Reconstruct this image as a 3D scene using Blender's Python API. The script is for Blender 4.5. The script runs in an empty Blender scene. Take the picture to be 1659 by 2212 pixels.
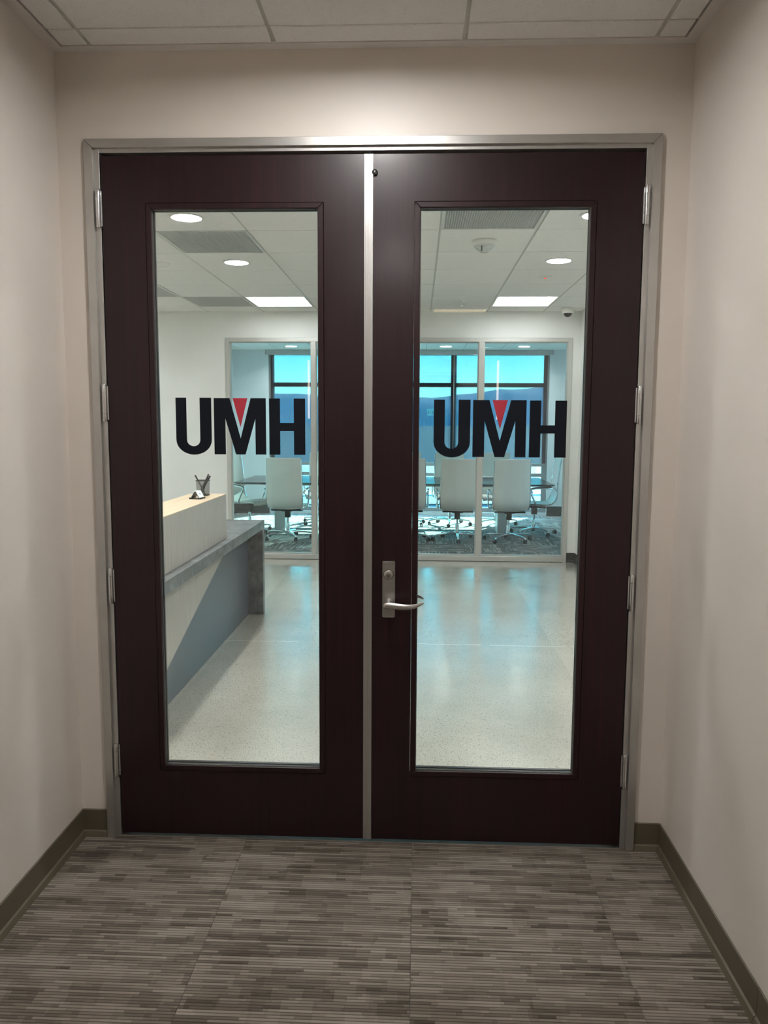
import bpy, bmesh, math, random
from mathutils import Vector, Matrix
random.seed(7)
S = bpy.context.scene
COL = S.collection
PI = math.pi

# ------------------------------------------------------------------ camera
CAM_POS = (0.172444, -2.770804, 1.531016)
YAW, PITCH, ROLL, F_PX = -0.041954738, -0.110913668, 0.005058432, 1718.917
fwd = Vector((math.sin(YAW)*math.cos(PITCH), math.cos(YAW)*math.cos(PITCH), math.sin(PITCH)))
rgt = Vector((math.cos(YAW), -math.sin(YAW), 0.0))
upv = rgt.cross(fwd)
cr, sr = math.cos(ROLL), math.sin(ROLL)
rgt, upv = cr*rgt + sr*upv, -sr*rgt + cr*upv
cd = bpy.data.cameras.new('camera')
cam = bpy.data.objects.new('camera', cd)
COL.objects.link(cam)
cam.matrix_world = Matrix(((rgt.x, upv.x, -fwd.x, CAM_POS[0]), (rgt.y, upv.y, -fwd.y, CAM_POS[1]),
                           (rgt.z, upv.z, -fwd.z, CAM_POS[2]), (0, 0, 0, 1)))
cd.sensor_fit = 'VERTICAL'
cd.sensor_height = 36.0
cd.lens = 36.0*F_PX/2212.0
cd.clip_start = 0.02
cd.clip_end = 6000
S.camera = cam

# ------------------------------------------------------------------ sky, sun, exposure
W = bpy.data.worlds.new('sky')
S.world = W
W.use_nodes = True
nt = W.node_tree
nt.nodes.clear()
wo = nt.nodes.new('ShaderNodeOutputWorld')
bg = nt.nodes.new('ShaderNodeBackground')
tc = nt.nodes.new('ShaderNodeTexCoord')
sx = nt.nodes.new('ShaderNodeSeparateXYZ')
rp = nt.nodes.new('ShaderNodeValToRGB')
nt.links.new(tc.outputs['Generated'], sx.inputs[0])
nt.links.new(sx.outputs['Z'], rp.inputs[0])
nt.links.new(rp.outputs[0], bg.inputs[0])
nt.links.new(bg.outputs[0], wo.inputs[0])
cr_ = rp.color_ramp
cr_.elements[0].position = 0.0
cr_.elements[0].color = (0.55, 0.92, 1.0, 1)
cr_.elements[1].position = 1.0
cr_.elements[1].color = (0.12, 0.45, 0.90, 1)
e = cr_.elements.new(0.045); e.color = (0.50, 0.90, 1.0, 1)
e = cr_.elements.new(0.10); e.color = (0.10, 0.74, 1.0, 1)
bg.inputs[1].default_value = 12.5

sd = bpy.data.lights.new('sun', 'SUN')
sd.energy = 55.0
sd.angle = 0.0093
sd.color = (1.0, 0.96, 0.88)
sun = bpy.data.objects.new('sun', sd)
COL.objects.link(sun)
sun.rotation_euler = Vector((-0.58, -1.0, -0.33)).to_track_quat('-Z', 'Y').to_euler()
sun.location = (12, 20, 9)

HALL_L = 450.0      # radiance of the corridor downlights
RECEP_L = 405.0     # radiance of the reception downlights
TROFFER_L = 12.0
MEET_L = 420.0

S.view_settings.view_transform = 'Standard'
S.view_settings.look = 'None'
S.view_settings.exposure = 0.0
S.view_settings.gamma = 1.0
S.view_settings.use_curve_mapping = False
S.cycles.use_denoising = True
S.cycles.transparent_max_bounces = 32
S.cycles.max_bounces = 12
S.cycles.diffuse_bounces = 8
S.cycles.glossy_bounces = 5
S.cycles.caustics_reflective = False
S.cycles.caustics_refractive = False
S.cycles.sample_clamp_indirect = 30.0

# ------------------------------------------------------------------ materials
class M_:
    pass
M = {}

def new_mat(name):
    m = bpy.data.materials.new(name)
    m.use_nodes = True
    n = m.node_tree
    b = n.nodes['Principled BSDF']
    M[name] = m
    return m, n, b

def ND(n, t, **kw):
    x = n.nodes.new(t)
    for k, v in kw.items():
        setattr(x, k, v)
    return x

def LK(n, a, b):
    n.links.new(a, b)

def simple(name, col, rough=0.5, metal=0.0, coat=0.0, spec=0.5, coat_rough=0.05):
    m, n, b = new_mat(name)
    b.inputs['Base Color'].default_value = (*col, 1)
    b.inputs['Roughness'].default_value = rough
    b.inputs['Metallic'].default_value = metal
    b.inputs['Coat Weight'].default_value = coat
    b.inputs['Coat Roughness'].default_value = coat_rough
    b.inputs['Specular IOR Level'].default_value = spec
    return m, n, b

def math_node(n, op, a, b=None, c=None):
    x = ND(n, 'ShaderNodeMath', operation=op)
    for i, v in enumerate((a, b, c)):
        if v is None:
            continue
        if isinstance(v, (int, float)):
            x.inputs[i].default_value = v
        else:
            LK(n, v, x.inputs[i])
    return x.outputs[0]

def noise(n, vec, scale, detail=2.0, rough=0.5):
    x = ND(n, 'ShaderNodeTexNoise')
    x.inputs['Scale'].default_value = scale
    x.inputs['Detail'].default_value = detail
    x.inputs['Roughness'].default_value = rough
    if vec is not None:
        LK(n, vec, x.inputs['Vector'])
    return x.outputs['Fac']

def ramp(n, fac, stops):
    x = ND(n, 'ShaderNodeValToRGB')
    el = x.color_ramp.elements
    el[0].position, el[0].color = stops[0][0], (*stops[0][1], 1)
    el[1].position, el[1].color = stops[-1][0], (*stops[-1][1], 1)
    for p, c in stops[1:-1]:
        q = el.new(p)
        q.color = (*c, 1)
    LK(n, fac, x.inputs[0])
    return x.outputs[0]

def bump(n, b, height, strength, dist=0.002):
    x = ND(n, 'ShaderNodeBump')
    x.inputs['Strength'].default_value = strength
    x.inputs['Distance'].default_value = dist
    LK(n, height, x.inputs['Height'])
    LK(n, x.outputs[0], b.inputs['Normal'])

def mapping(n, scale, out='Object'):
    t = ND(n, 'ShaderNodeTexCoord')
    mp = ND(n, 'ShaderNodeMapping')
    mp.inputs['Scale'].default_value = scale
    LK(n, t.outputs[out], mp.inputs[0])
    return mp.outputs[0]

def paint(name, col, rough=0.55):
    m, n, b = simple(name, col, rough)
    v = mapping(n, (1, 1, 1))
    f = noise(n, v, 2.2, 3)
    c = ramp(n, f, [(0.35, tuple(x*0.97 for x in col)), (0.65, tuple(min(1, x*1.02) for x in col))])
    LK(n, c, b.inputs['Base Color'])
    bump(n, b, noise(n, v, 260, 2), 0.06, 0.001)

paint('hall_paint', (0.665, 0.61, 0.555), 0.45)
paint('reception_paint', (0.80, 0.81, 0.79), 0.55)
paint('meeting_paint', (0.67, 0.72, 0.76), 0.55)
simple('hall_base', (0.105, 0.088, 0.058), 0.5)
simple('dark_base', (0.03, 0.035, 0.035), 0.5)
simple('grid_metal', (0.56, 0.56, 0.52), 0.45)
simple('slab_grey', (0.25, 0.25, 0.24), 0.9)
simple('gyp_border', (0.70, 0.68, 0.65), 0.6)

m, n, b = simple('ceiling_tile', (0.74, 0.74, 0.70), 0.9)
v = mapping(n, (1, 1, 1))
f = noise(n, v, 130, 3, 0.7)
g = noise(n, v, 28, 2, 0.5)
f2 = math_node(n, 'ADD', math_node(n, 'MULTIPLY', f, 0.75), math_node(n, 'MULTIPLY', g, 0.25))
LK(n, ramp(n, f2, [(0.28, (0.56, 0.56, 0.54)), (0.42, (0.78, 0.78, 0.76)), (0.7, (0.83, 0.83, 0.81))]), b.inputs['Base Color'])
bump(n, b, f, 0.35, 0.002)

m, n, b = simple('aluminium', (0.60, 0.59, 0.56), 0.33, 0.85)
v = mapping(n, (1, 1, 1))
LK(n, ramp(n, noise(n, v, 6, 2), [(0.3, (0.50, 0.49, 0.47)), (0.7, (0.56, 0.55, 0.53))]), b.inputs['Base Color'])
simple('partition_metal', (0.60, 0.60, 0.57), 0.4, 0.55)
simple('satin_steel', (0.56, 0.55, 0.53), 0.30, 0.95)
simple('bright_steel', (0.70, 0.71, 0.72), 0.2, 1.0)
simple('chrome', (0.82, 0.84, 0.85), 0.10, 1.0)
simple('dark_steel', (0.08, 0.08, 0.08), 0.35, 0.8)
simple('black_plastic', (0.012, 0.012, 0.013), 0.45)
simple('lens_black', (0.004, 0.004, 0.005), 0.12)
simple('caster_grey', (0.045, 0.045, 0.048), 0.5)
simple('gasket', (0.012, 0.012, 0.012), 0.4)
simple('bead_metal', (0.20, 0.19, 0.18), 0.35, 0.7)
simple('vinyl_black', (0.003, 0.005, 0.010), 0.6, spec=0.2)
simple('vinyl_red', (0.42, 0.025, 0.045), 0.5)
simple('window_metal', (0.24, 0.25, 0.26), 0.5)
simple('fascia_grey', (0.42, 0.44, 0.45), 0.5)
simple('plastic_white', (0.74, 0.74, 0.70), 0.4)
simple('card_white', (0.85, 0.86, 0.88), 0.5)
simple('card_print', (0.20, 0.34, 0.50), 0.5)
simple('table_metal', (0.62, 0.63, 0.64), 0.35, 0.6)
simple('slot_dark', (0.02, 0.02, 0.02), 0.6)
simple('pen_grey', (0.09, 0.095, 0.095), 0.35)
simple('grille_white', (0.60, 0.62, 0.60), 0.5)
simple('grille_back', (0.50, 0.53, 0.53), 0.8)

# dark mahogany veneer
m, n, b = simple('door_wood', (0.02, 0.009, 0.009), 0.38, 0.0, 0.30, 0.25, 0.20)
v = mapping(n, (34, 34, 0.9))
f = noise(n, v, 1.6, 5, 0.6)
v2 = mapping(n, (1.6, 1.6, 0.5))
g = noise(n, v2, 1.4, 2)
h = math_node(n, 'ADD', math_node(n, 'MULTIPLY', f, 0.6), math_node(n, 'MULTIPLY', g, 0.4))
LK(n, ramp(n, h, [(0.3, (0.0115, 0.0046, 0.0058)), (0.55, (0.0185, 0.0062, 0.0080)), (0.75, (0.032, 0.0080, 0.0105))]), b.inputs['Base Color'])
bump(n, b, f, 0.05, 0.0006)

def light_wood(name, a, c, sc):
    m, n, b = simple(name, a, 0.42)
    v = mapping(n, sc)
    f = noise(n, v, 1.5, 5, 0.65)
    LK(n, ramp(n, f, [(0.3, a), (0.7, c)]), b.inputs['Base Color'])
    bump(n, b, f, 0.06, 0.0008)
light_wood('desk_wood', (0.31, 0.285, 0.25), (0.47, 0.44, 0.40), (75, 75, 1.4))
light_wood('ledge_wood', (0.60, 0.45, 0.29), (0.74, 0.59, 0.41), (30, 1.0, 30))

m, n, b = simple('concrete_laminate', (0.2, 0.2, 0.2), 0.42)
v = mapping(n, (1, 1, 1))
f = noise(n, v, 9, 6, 0.72)
LK(n, ramp(n, f, [(0.30, (0.050, 0.052, 0.053)), (0.5, (0.125, 0.13, 0.13)), (0.70, (0.24, 0.245, 0.243))]), b.inputs['Base Color'])
simple('desk_dark', (0.088, 0.104, 0.125), 0.34)

# polished concrete
m, n, b = simple('concrete_floor', (0.5, 0.5, 0.45), 0.3, 0.0, 0.9, 0.5, 0.15)
b.inputs['Coat IOR'].default_value = 1.6
t = ND(n, 'ShaderNodeTexCoord')
ov = t.outputs['Object']
f = noise(n, ov, 1.3, 5, 0.6)
base = ramp(n, f, [(0.3, (0.425, 0.395, 0.335)), (0.7, (0.55, 0.515, 0.44))])
vo = ND(n, 'ShaderNodeTexVoronoi')
vo.inputs['Scale'].default_value = 95
LK(n, ov, vo.inputs['Vector'])
sp = math_node(n, 'LESS_THAN', vo.outputs['Distance'], 0.30)
wn = noise(n, ov, 70, 2, 0.6)
sp2 = math_node(n, 'MULTIPLY', sp, math_node(n, 'GREATER_THAN', wn, 0.5))
mx = ND(n, 'ShaderNodeMix', data_type='RGBA')
LK(n, math_node(n, 'MULTIPLY', sp2, 0.8), mx.inputs['Factor'])
LK(n, base, mx.inputs['A'])
mx.inputs['B'].default_value = (0.20, 0.19, 0.165, 1)
fl = noise(n, ov, 210, 2, 0.7)
mx2 = ND(n, 'ShaderNodeMix', data_type='RGBA', blend_type='MULTIPLY')
mx2.inputs['Factor'].default_value = 1.0
LK(n, mx.outputs['Result'], mx2.inputs['A'])
LK(n, ramp(n, fl, [(0.32, (0.50, 0.50, 0.48)), (0.56, (1.0, 1.0, 1.0))]), mx2.inputs['B'])
# pale filled joint that wanders across the room at y = 2.65, plus a vein
sep = ND(n, 'ShaderNodeSeparateXYZ')
LK(n, ov, sep.inputs[0])
wob = math_node(n, 'MULTIPLY', math_node(n, 'SUBTRACT', noise(n, ov, 1.7, 4, 0.6), 0.5), 0.16)
jd = math_node(n, 'ABSOLUTE', math_node(n, 'SUBTRACT', math_node(n, 'ADD', sep.outputs['Y'], wob), 2.66))
jl = math_node(n, 'LESS_THAN', jd, 0.007)
wob2 = math_node(n, 'MULTIPLY', math_node(n, 'SUBTRACT', noise(n, ov, 5.0, 4, 0.6), 0.5), 0.22)
jd2 = math_node(n, 'ABSOLUTE', math_node(n, 'ADD', math_node(n, 'SUBTRACT', sep.outputs['X'], 1.62), wob2))
jl2 = math_node(n, 'LESS_THAN', jd2, 0.006)
jj = math_node(n, 'MULTIPLY', math_node(n, 'MAXIMUM', jl, jl2), math_node(n, 'MULTIPLY', math_node(n, 'GREATER_THAN', noise(n, ov, 2.6, 3, 0.5), 0.44), 0.55))
mx3 = ND(n, 'ShaderNodeMix', data_type='RGBA')
LK(n, jj, mx3.inputs['Factor'])
LK(n, mx2.outputs['Result'], mx3.inputs['A'])
mx3.inputs['B'].default_value = (0.72, 0.70, 0.60, 1)
LK(n, mx3.outputs['Result'], b.inputs['Base Color'])
rr = ND(n, 'ShaderNodeMapRange')
LK(n, noise(n, ov, 3.0, 4, 0.6), rr.inputs[0])
rr.inputs[3].default_value = 0.14
rr.inputs[4].default_value = 0.30
LK(n, rr.outputs[0], b.inputs['Roughness'])
bump(n, b, noise(n, ov, 14, 3), 0.05, 0.004)

# ribbed carpet tile; each tile is its own object, so Object coordinates start anew on each
def carpet(name, dark, mid, light, pitch):
    m, n, b = simple(name, mid, 0.95, spec=0.15)
    t = ND(n, 'ShaderNodeTexCoord')
    oi = ND(n, 'ShaderNodeObjectInfo')
    sp = ND(n, 'ShaderNodeSeparateXYZ')
    LK(n, t.outputs['Object'], sp.inputs[0])
    rnd = math_node(n, 'MULTIPLY', oi.outputs['Random'], 61.0)
    yi = math_node(n, 'DIVIDE', sp.outputs['Y'], pitch)
    idx = math_node(n, 'FLOOR', yi)
    def cells(width, rows, seed):
        # random value per yarn dash: rows of ribs, each row shifted sideways, cut into dashes
        row = math_node(n, 'FLOOR', math_node(n, 'DIVIDE', math_node(n, 'ADD', idx, seed), rows))
        w0 = ND(n, 'ShaderNodeTexWhiteNoise', noise_dimensions='2D')
        c0 = ND(n, 'ShaderNodeCombineXYZ')
        LK(n, row, c0.inputs[0])
        LK(n, math_node(n, 'ADD', rnd, seed), c0.inputs[1])
        LK(n, c0.outputs[0], w0.inputs['Vector'])
        k = math_node(n, 'FLOOR', math_node(n, 'ADD', math_node(n, 'DIVIDE', sp.outputs['X'], width), math_node(n, 'MULTIPLY', w0.outputs['Value'], 9.0)))
        c = ND(n, 'ShaderNodeCombineXYZ')
        LK(n, k, c.inputs[0])
        LK(n, row, c.inputs[1])
        LK(n, math_node(n, 'ADD', rnd, seed), c.inputs[2])
        w = ND(n, 'ShaderNodeTexWhiteNoise', noise_dimensions='3D')
        LK(n, c.outputs[0], w.inputs['Vector'])
        return w.outputs['Value']
    a = cells(0.26, 1, 0.0)
    a2 = cells(0.07, 1, 5.0)
    d = cells(0.085, 4, 9.0)
    d2 = cells(0.30, 7, 3.0)
    fine = noise(n, t.outputs['Object'], 380, 2, 0.8)
    mixv = math_node(n, 'ADD', math_node(n, 'ADD', math_node(n, 'MULTIPLY', a, 0.44), math_node(n, 'MULTIPLY', a2, 0.16)),
                     math_node(n, 'ADD', math_node(n, 'MULTIPLY', d, 0.21), math_node(n, 'ADD', math_node(n, 'MULTIPLY', d2, 0.07), math_node(n, 'MULTIPLY', fine, 0.12))))
    rib = math_node(n, 'ABSOLUTE', math_node(n, 'SINE', math_node(n, 'MULTIPLY', yi, PI)))
    col = ramp(n, mixv, [(0.16, dark), (0.38, tuple(.35*x+.65*y for x, y in zip(dark, mid))), (0.50, mid), (0.62, tuple(.5*x+.5*y for x, y in zip(light, mid))), (0.80, light)])
    mx = ND(n, 'ShaderNodeMix', data_type='RGBA', blend_type='MULTIPLY')
    mx.inputs['Factor'].default_value = 1.0
    LK(n, col, mx.inputs['A'])
    LK(n, ramp(n, rib, [(0.0, (0.25, 0.25, 0.25)), (0.30, (0.55, 0.55, 0.55)), (0.62, (1.05, 1.05, 1.05))]), mx.inputs['B'])
    LK(n, mx.outputs['Result'], b.inputs['Base Color'])
    h = math_node(n, 'ADD', rib, math_node(n, 'MULTIPLY', fine, 0.6))
    bump(n, b, h, 0.5, 0.003)
    b.inputs['Sheen Weight'].default_value = 0.1
carpet('hall_carpet', (0.062, 0.049, 0.036), (0.174, 0.147, 0.118), (0.262, 0.229, 0.192), 0.0112)
carpet('meeting_carpet', (0.10, 0.093, 0.088), (0.24, 0.23, 0.22), (0.60, 0.57, 0.52), 0.018)

m, n, b = simple('white_leather', (0.88, 0.88, 0.84), 0.42)
v = mapping(n, (1, 1, 1))
wv = ND(n, 'ShaderNodeTexWave', bands_direction='Z')
wv.inputs['Scale'].default_value = 7.0
wv.inputs['Distortion'].default_value = 0.0
LK(n, v, wv.inputs[0])
bump(n, b, math_node(n, 'ADD', math_node(n, 'MULTIPLY', wv.outputs['Fac'], 0.5), math_node(n, 'MULTIPLY', noise(n, v, 240, 2), 0.3)), 0.12, 0.003)

m, n, b = simple('table_wood', (0.03, 0.022, 0.02), 0.22)
v = mapping(n, (1.2, 26, 1))
f = noise(n, v, 1.5, 4, 0.6)
LK(n, ramp(n, f, [(0.3, (0.020, 0.016, 0.015)), (0.7, (0.05, 0.038, 0.033))]), b.inputs['Base Color'])

def glass_mat(name, tint, refl=1.0, rough=0.0):
    m = bpy.data.materials.new(name)
    m.use_nodes = True
    n = m.node_tree
    n.nodes.clear()
    o = ND(n, 'ShaderNodeOutputMaterial')
    tr = ND(n, 'ShaderNodeBsdfTransparent')
    tr.inputs[0].default_value = (*tint, 1)
    gl = ND(n, 'ShaderNodeBsdfGlossy')
    gl.inputs['Roughness'].default_value = rough
    lw = ND(n, 'ShaderNodeLayerWeight')
    lw.inputs[0].default_value = 0.5
    p5 = math_node(n, 'POWER', lw.outputs['Facing'], 5.0)
    fr = math_node(n, 'MULTIPLY', math_node(n, 'ADD', math_node(n, 'MULTIPLY', p5, 0.96), 0.04), refl)
    mx = ND(n, 'ShaderNodeMixShader')
    LK(n, fr, mx.inputs[0])
    LK(n, tr.outputs[0], mx.inputs[1])
    LK(n, gl.outputs[0], mx.inputs[2])
    LK(n, mx.outputs[0], o.inputs[0])
    M[name] = m
glass_mat('clear_glass', (0.972, 0.985, 0.978))
glass_mat('partition_glass', (0.975, 0.985, 0.98))
glass_mat('tinted_glass', (0.70, 0.945, 0.94))
glass_mat('dome_clear', (0.93, 0.95, 0.94), 2.0)
glass_mat('dome_black', (0.02, 0.02, 0.022), 1.5)

# woven solar screen: mostly see-through holes plus pale yarn
m = bpy.data.materials.new('shade_fabric')
m.use_nodes = True
n = m.node_tree
n.nodes.clear()
o = ND(n, 'ShaderNodeOutputMaterial')
tr = ND(n, 'ShaderNodeBsdfTransparent')
tr.inputs[0].default_value = (0.42, 0.42, 0.42, 1)
df = ND(n, 'ShaderNodeBsdfTranslucent')
df.inputs[0].default_value = (0.025, 0.06, 0.09, 1)
mx = ND(n, 'ShaderNodeMixShader')
t = ND(n, 'ShaderNodeTexCoord')
nz = noise(n, t.outputs['Object'], 60, 2, 0.7)
LK(n, math_node(n, 'ADD', math_node(n, 'MULTIPLY', nz, 0.10), 0.10), mx.inputs[0])
LK(n, tr.outputs[0], mx.inputs[1])
LK(n, df.outputs[0], mx.inputs[2])
LK(n, mx.outputs[0], o.inputs[0])
M['shade_fabric'] = m

# fine wire mesh of the pen cup
m = bpy.data.materials.new('wire_mesh')
m.use_nodes = True
n = m.node_tree
n.nodes.clear()
o = ND(n, 'ShaderNodeOutputMaterial')
tr = ND(n, 'ShaderNodeBsdfTransparent')
df = ND(n, 'ShaderNodeBsdfPrincipled')
df.inputs['Base Color'].default_value = (0.02, 0.02, 0.02, 1)
df.inputs['Roughness'].default_value = 0.4
mx = ND(n, 'ShaderNodeMixShader')
t = ND(n, 'ShaderNodeTexCoord')
ck = ND(n, 'ShaderNodeTexChecker')
ck.inputs['Scale'].default_value = 1400
LK(n, t.outputs['Object'], ck.inputs[0])
LK(n, math_node(n, 'ADD', math_node(n, 'MULTIPLY', ck.outputs['Fac'], 0.22), 0.22), mx.inputs[0])
LK(n, tr.outputs[0], mx.inputs[1])
LK(n, df.outputs[0], mx.inputs[2])
LK(n, mx.outputs[0], o.inputs[0])
M['wire_mesh'] = m

def emit(name, col, strength):
    m = bpy.data.materials.new(name)
    m.use_nodes = True
    n = m.node_tree
    n.nodes.clear()
    o = ND(n, 'ShaderNodeOutputMaterial')
    em = ND(n, 'ShaderNodeEmission')
    em.inputs[0].default_value = (*col, 1)
    em.inputs[1].default_value = strength
    LK(n, em.outputs[0], o.inputs[0])
    M[name] = m
emit('hall_lamp', (1.0, 0.98, 0.96), HALL_L)
emit('reception_lamp', (0.97, 1.0, 1.02), RECEP_L)
emit('troffer_lamp', (0.98, 1.0, 1.0), TROFFER_L)
emit('warm_troffer_lamp', (1.0, 0.76, 0.42), 4.0)
emit('meeting_lamp', (0.95, 1.0, 0.97), MEET_L)
emit('streak_glow', (1.0, 0.80, 0.62), 9.0)  # glow of the added tubes that show as streaks in the panes
emit('led_red', (1.0, 0.1, 0.06), 1.5)

m, n, b = simple('hazy_hill_ground', (0.2, 0.2, 0.18), 0.95, spec=0.1)
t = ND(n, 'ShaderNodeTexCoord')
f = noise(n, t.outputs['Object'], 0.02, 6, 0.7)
LK(n, ramp(n, f, [(0.35, (0.20, 0.17, 0.24)), (0.65, (0.31, 0.26, 0.34))]), b.inputs['Base Color'])  # distance haze put into the base colour as a blue-purple tint
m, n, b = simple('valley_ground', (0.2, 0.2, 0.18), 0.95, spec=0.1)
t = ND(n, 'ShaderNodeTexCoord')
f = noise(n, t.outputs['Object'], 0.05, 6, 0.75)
LK(n, ramp(n, f, [(0.35, (0.07, 0.062, 0.085)), (0.65, (0.14, 0.125, 0.155))]), b.inputs['Base Color'])  # bluish too, to match the haze painted into the hills
simple('road_grey', (0.22, 0.22, 0.23), 0.9)
simple('house_white', (0.75, 0.75, 0.72), 0.8)
simple('house_glass', (0.08, 0.09, 0.1), 0.3)
simple('leaf_dark', (0.10, 0.12, 0.08), 0.9)

# ------------------------------------------------------------------ mesh helpers
class MB:
    def __init__(s):
        s.v, s.f = [], []
    def add(s, vs, fs):
        o = len(s.v)
        s.v += [tuple(x) for x in vs]
        s.f += [tuple(i+o for i in q) for q in fs]
        return s
    def box(s, x0, x1, y0, y1, z0, z1):
        return s.add([(x0, y0, z0), (x1, y0, z0), (x1, y1, z0), (x0, y1, z0), (x0, y0, z1), (x1, y0, z1), (x1, y1, z1), (x0, y1, z1)],
                     [(3, 2, 1, 0), (4, 5, 6, 7), (0, 1, 5, 4), (1, 2, 6, 5), (2, 3, 7, 6), (3, 0, 4, 7)])
    def prism(s, poly, axis, a, b):
        """poly: 2-D points (other two axes in x,y,z order) extruded from a to b along axis"""
        def P(p, t):
            return {'x': (t, p[0], p[1]), 'y': (p[0], t, p[1]), 'z': (p[0], p[1], t)}[axis]
        k = len(poly)
        return s.add([P(p, a) for p in poly] + [P(p, b) for p in poly],
                     [tuple(range(k))[::-1], tuple(range(k, 2*k))] + [(i, (i+1) % k, (i+1) % k+k, i+k) for i in range(k)])
    def lathe(s, prof, c=(0, 0, 0), axis='z', n=24, caps=True):
        cx, cy, cz = c
        vs, fs = [], []
        for r, h in prof:
            for i in range(n):
                a = 2*PI*i/n
                u, w = r*math.cos(a), r*math.sin(a)
                vs.append({'z': (cx+u, cy+w, cz+h), 'y': (cx+u, cy+h, cz+w), 'x': (cx+h, cy+u, cz+w)}[axis])
        for j in range(len(prof)-1):
            for i in range(n):
                k = (i+1) % n
                fs.append((j*n+i, j*n+k, (j+1)*n+k, (j+1)*n+i))
        if caps:
            if prof[0][0] > 1e-6:
                fs.append(tuple(range(n))[::-1])
            if prof[-1][0] > 1e-6:
                fs.append(tuple(range((len(prof)-1)*n, len(prof)*n)))
        return s.add(vs, fs)
    def tube(s, pts, rad, n=10, flat=1.0):
        pts = [Vector(p) for p in pts]
        rs = rad if isinstance(rad, (list, tuple)) else [rad]*len(pts)
        vs, fs = [], []
        up = Vector((0, 0, 1))
        prev = None
        for i, p in enumerate(pts):
            d = (pts[min(i+1, len(pts)-1)] - pts[max(i-1, 0)]).normalized()
            if prev is None:
                a = up if abs(d.z) < 0.95 else Vector((1, 0, 0))
                x = d.cross(a).normalized()
            else:
                x = (prev - d*prev.dot(d)).normalized()
            prev = x
            y = d.cross(x)
            for k in range(n):
                t = 2*PI*k/n
                vs.append(p + rs[i]*(math.cos(t)*x + flat*math.sin(t)*y))
        for i in range(len(pts)-1):
            for k in range(n):
                q = (k+1) % n
                fs.append((i*n+k, i*n+q, (i+1)*n+q, (i+1)*n+k))
        fs.append(tuple(range(n))[::-1])
        fs.append(tuple(range((len(pts)-1)*n, len(pts)*n)))
        return s.add(vs, fs)
    def mesh(s, name, mat, bevel=0.0, seg=1, smooth=False):
        me = bpy.data.meshes.new(name)
        bm = bmesh.new()
        vv = [bm.verts.new(p) for p in s.v]
        for q in s.f:
            try:
                bm.faces.new([vv[i] for i in q])
            except ValueError:
                pass
        bmesh.ops.remove_doubles(bm, verts=bm.verts, dist=1e-6)
        if bevel:
            es = [e for e in bm.edges if len(e.link_faces) == 2 and e.calc_face_angle(0) > 0.6]
            bmesh.ops.bevel(bm, geom=es, offset=bevel, segments=seg, affect='EDGES', clamp_overlap=True)
        bmesh.ops.recalc_face_normals(bm, faces=bm.faces)
        bm.to_mesh(me)
        bm.free()
        if mat:
            me.materials.append(M[mat])
        if smooth:
            for p in me.polygons:
                p.use_smooth = True
            me.set_sharp_from_angle(angle=math.radians(38))
        return me
    def build(s, name, mat, parent=None, bevel=0.0, seg=1, smooth=False):
        return link(name, s.mesh(name, mat, bevel, seg, smooth), parent)

def link(name, me, parent=None, loc=None, rotz=0):
    o = bpy.data.objects.new(name, me)
    COL.objects.link(o)
    if parent:
        o.parent = parent
    if loc:
        o.location = loc
    if rotz:
        o.rotation_euler = (0, 0, rotz)
    return o

def tag(o, label, cat, group=None, kind=None):
    o['label'] = label
    o['category'] = cat
    if group:
        o['group'] = group
    if kind:
        o['kind'] = kind
    return o

def empty(name, loc=(0, 0, 0), rotz=0):
    o = bpy.data.objects.new(name, None)
    COL.objects.link(o)
    o.location = loc
    o.rotation_euler = (0, 0, rotz)
    o.empty_display_size = 0.1
    return o

def struct(o, label, cat):
    return tag(o, label, cat, kind='structure')

def copy_tree(o, parent=None):
    c = o.copy()
    COL.objects.link(c)
    c.parent = parent
    for ch in o.children:
        copy_tree(ch, c)
    return c

def B(*a):
    return MB().box(*a)

# ------------------------------------------------------------------ corridor shell
HX, HZ = 1.06, 2.76          # half width, ceiling height
HY = -7.6                    # rear end of the corridor
fl = struct(B(-HX-.1, HX+.1, HY-.1, 0.02, -0.12, -0.008).build('floor', 'slab_grey'), 'brown and grey ribbed carpet tile floor of the corridor', 'floor')
tile_me = B(-.3045, .3045, -.3045, .3045, -0.008, 0.0).mesh('carpet_tile', 'hall_carpet', 0.002)
edge_cache = {}
def carpet_tile(x0, x1, y0, y1, mat, par, rot=0, off=(0, 0)):
    k = (round(x1-x0, 3), round(y1-y0, 3), mat, rot)
    if k not in edge_cache:
        w, d = (x1-x0)/2-.0004, (y1-y0)/2-.0004
        if rot:
            w, d = d, w
        edge_cache[k] = B(-w, w, -d, d, -0.008, 0.0).mesh('carpet_tile', mat, 0.0012)
    o = link('carpet_tile', edge_cache[k], par, ((x0+x1)/2-off[0], (y0+y1)/2-off[1], 0), rot)
    return o
xs = [-HX, -.445, .166, .776, HX]
ys = [0.02-.61*i for i in range(0, 9)]
ys[0] = 0.02
for i in range(4):
    for j in range(8):
        carpet_tile(xs[i], xs[i+1], ys[j+1], ys[j], 'hall_carpet', fl)
rest = B(-HX, HX, HY, ys[8], -0.008, -0.0005).build('carpet_runner', 'hall_carpet', fl)

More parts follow.
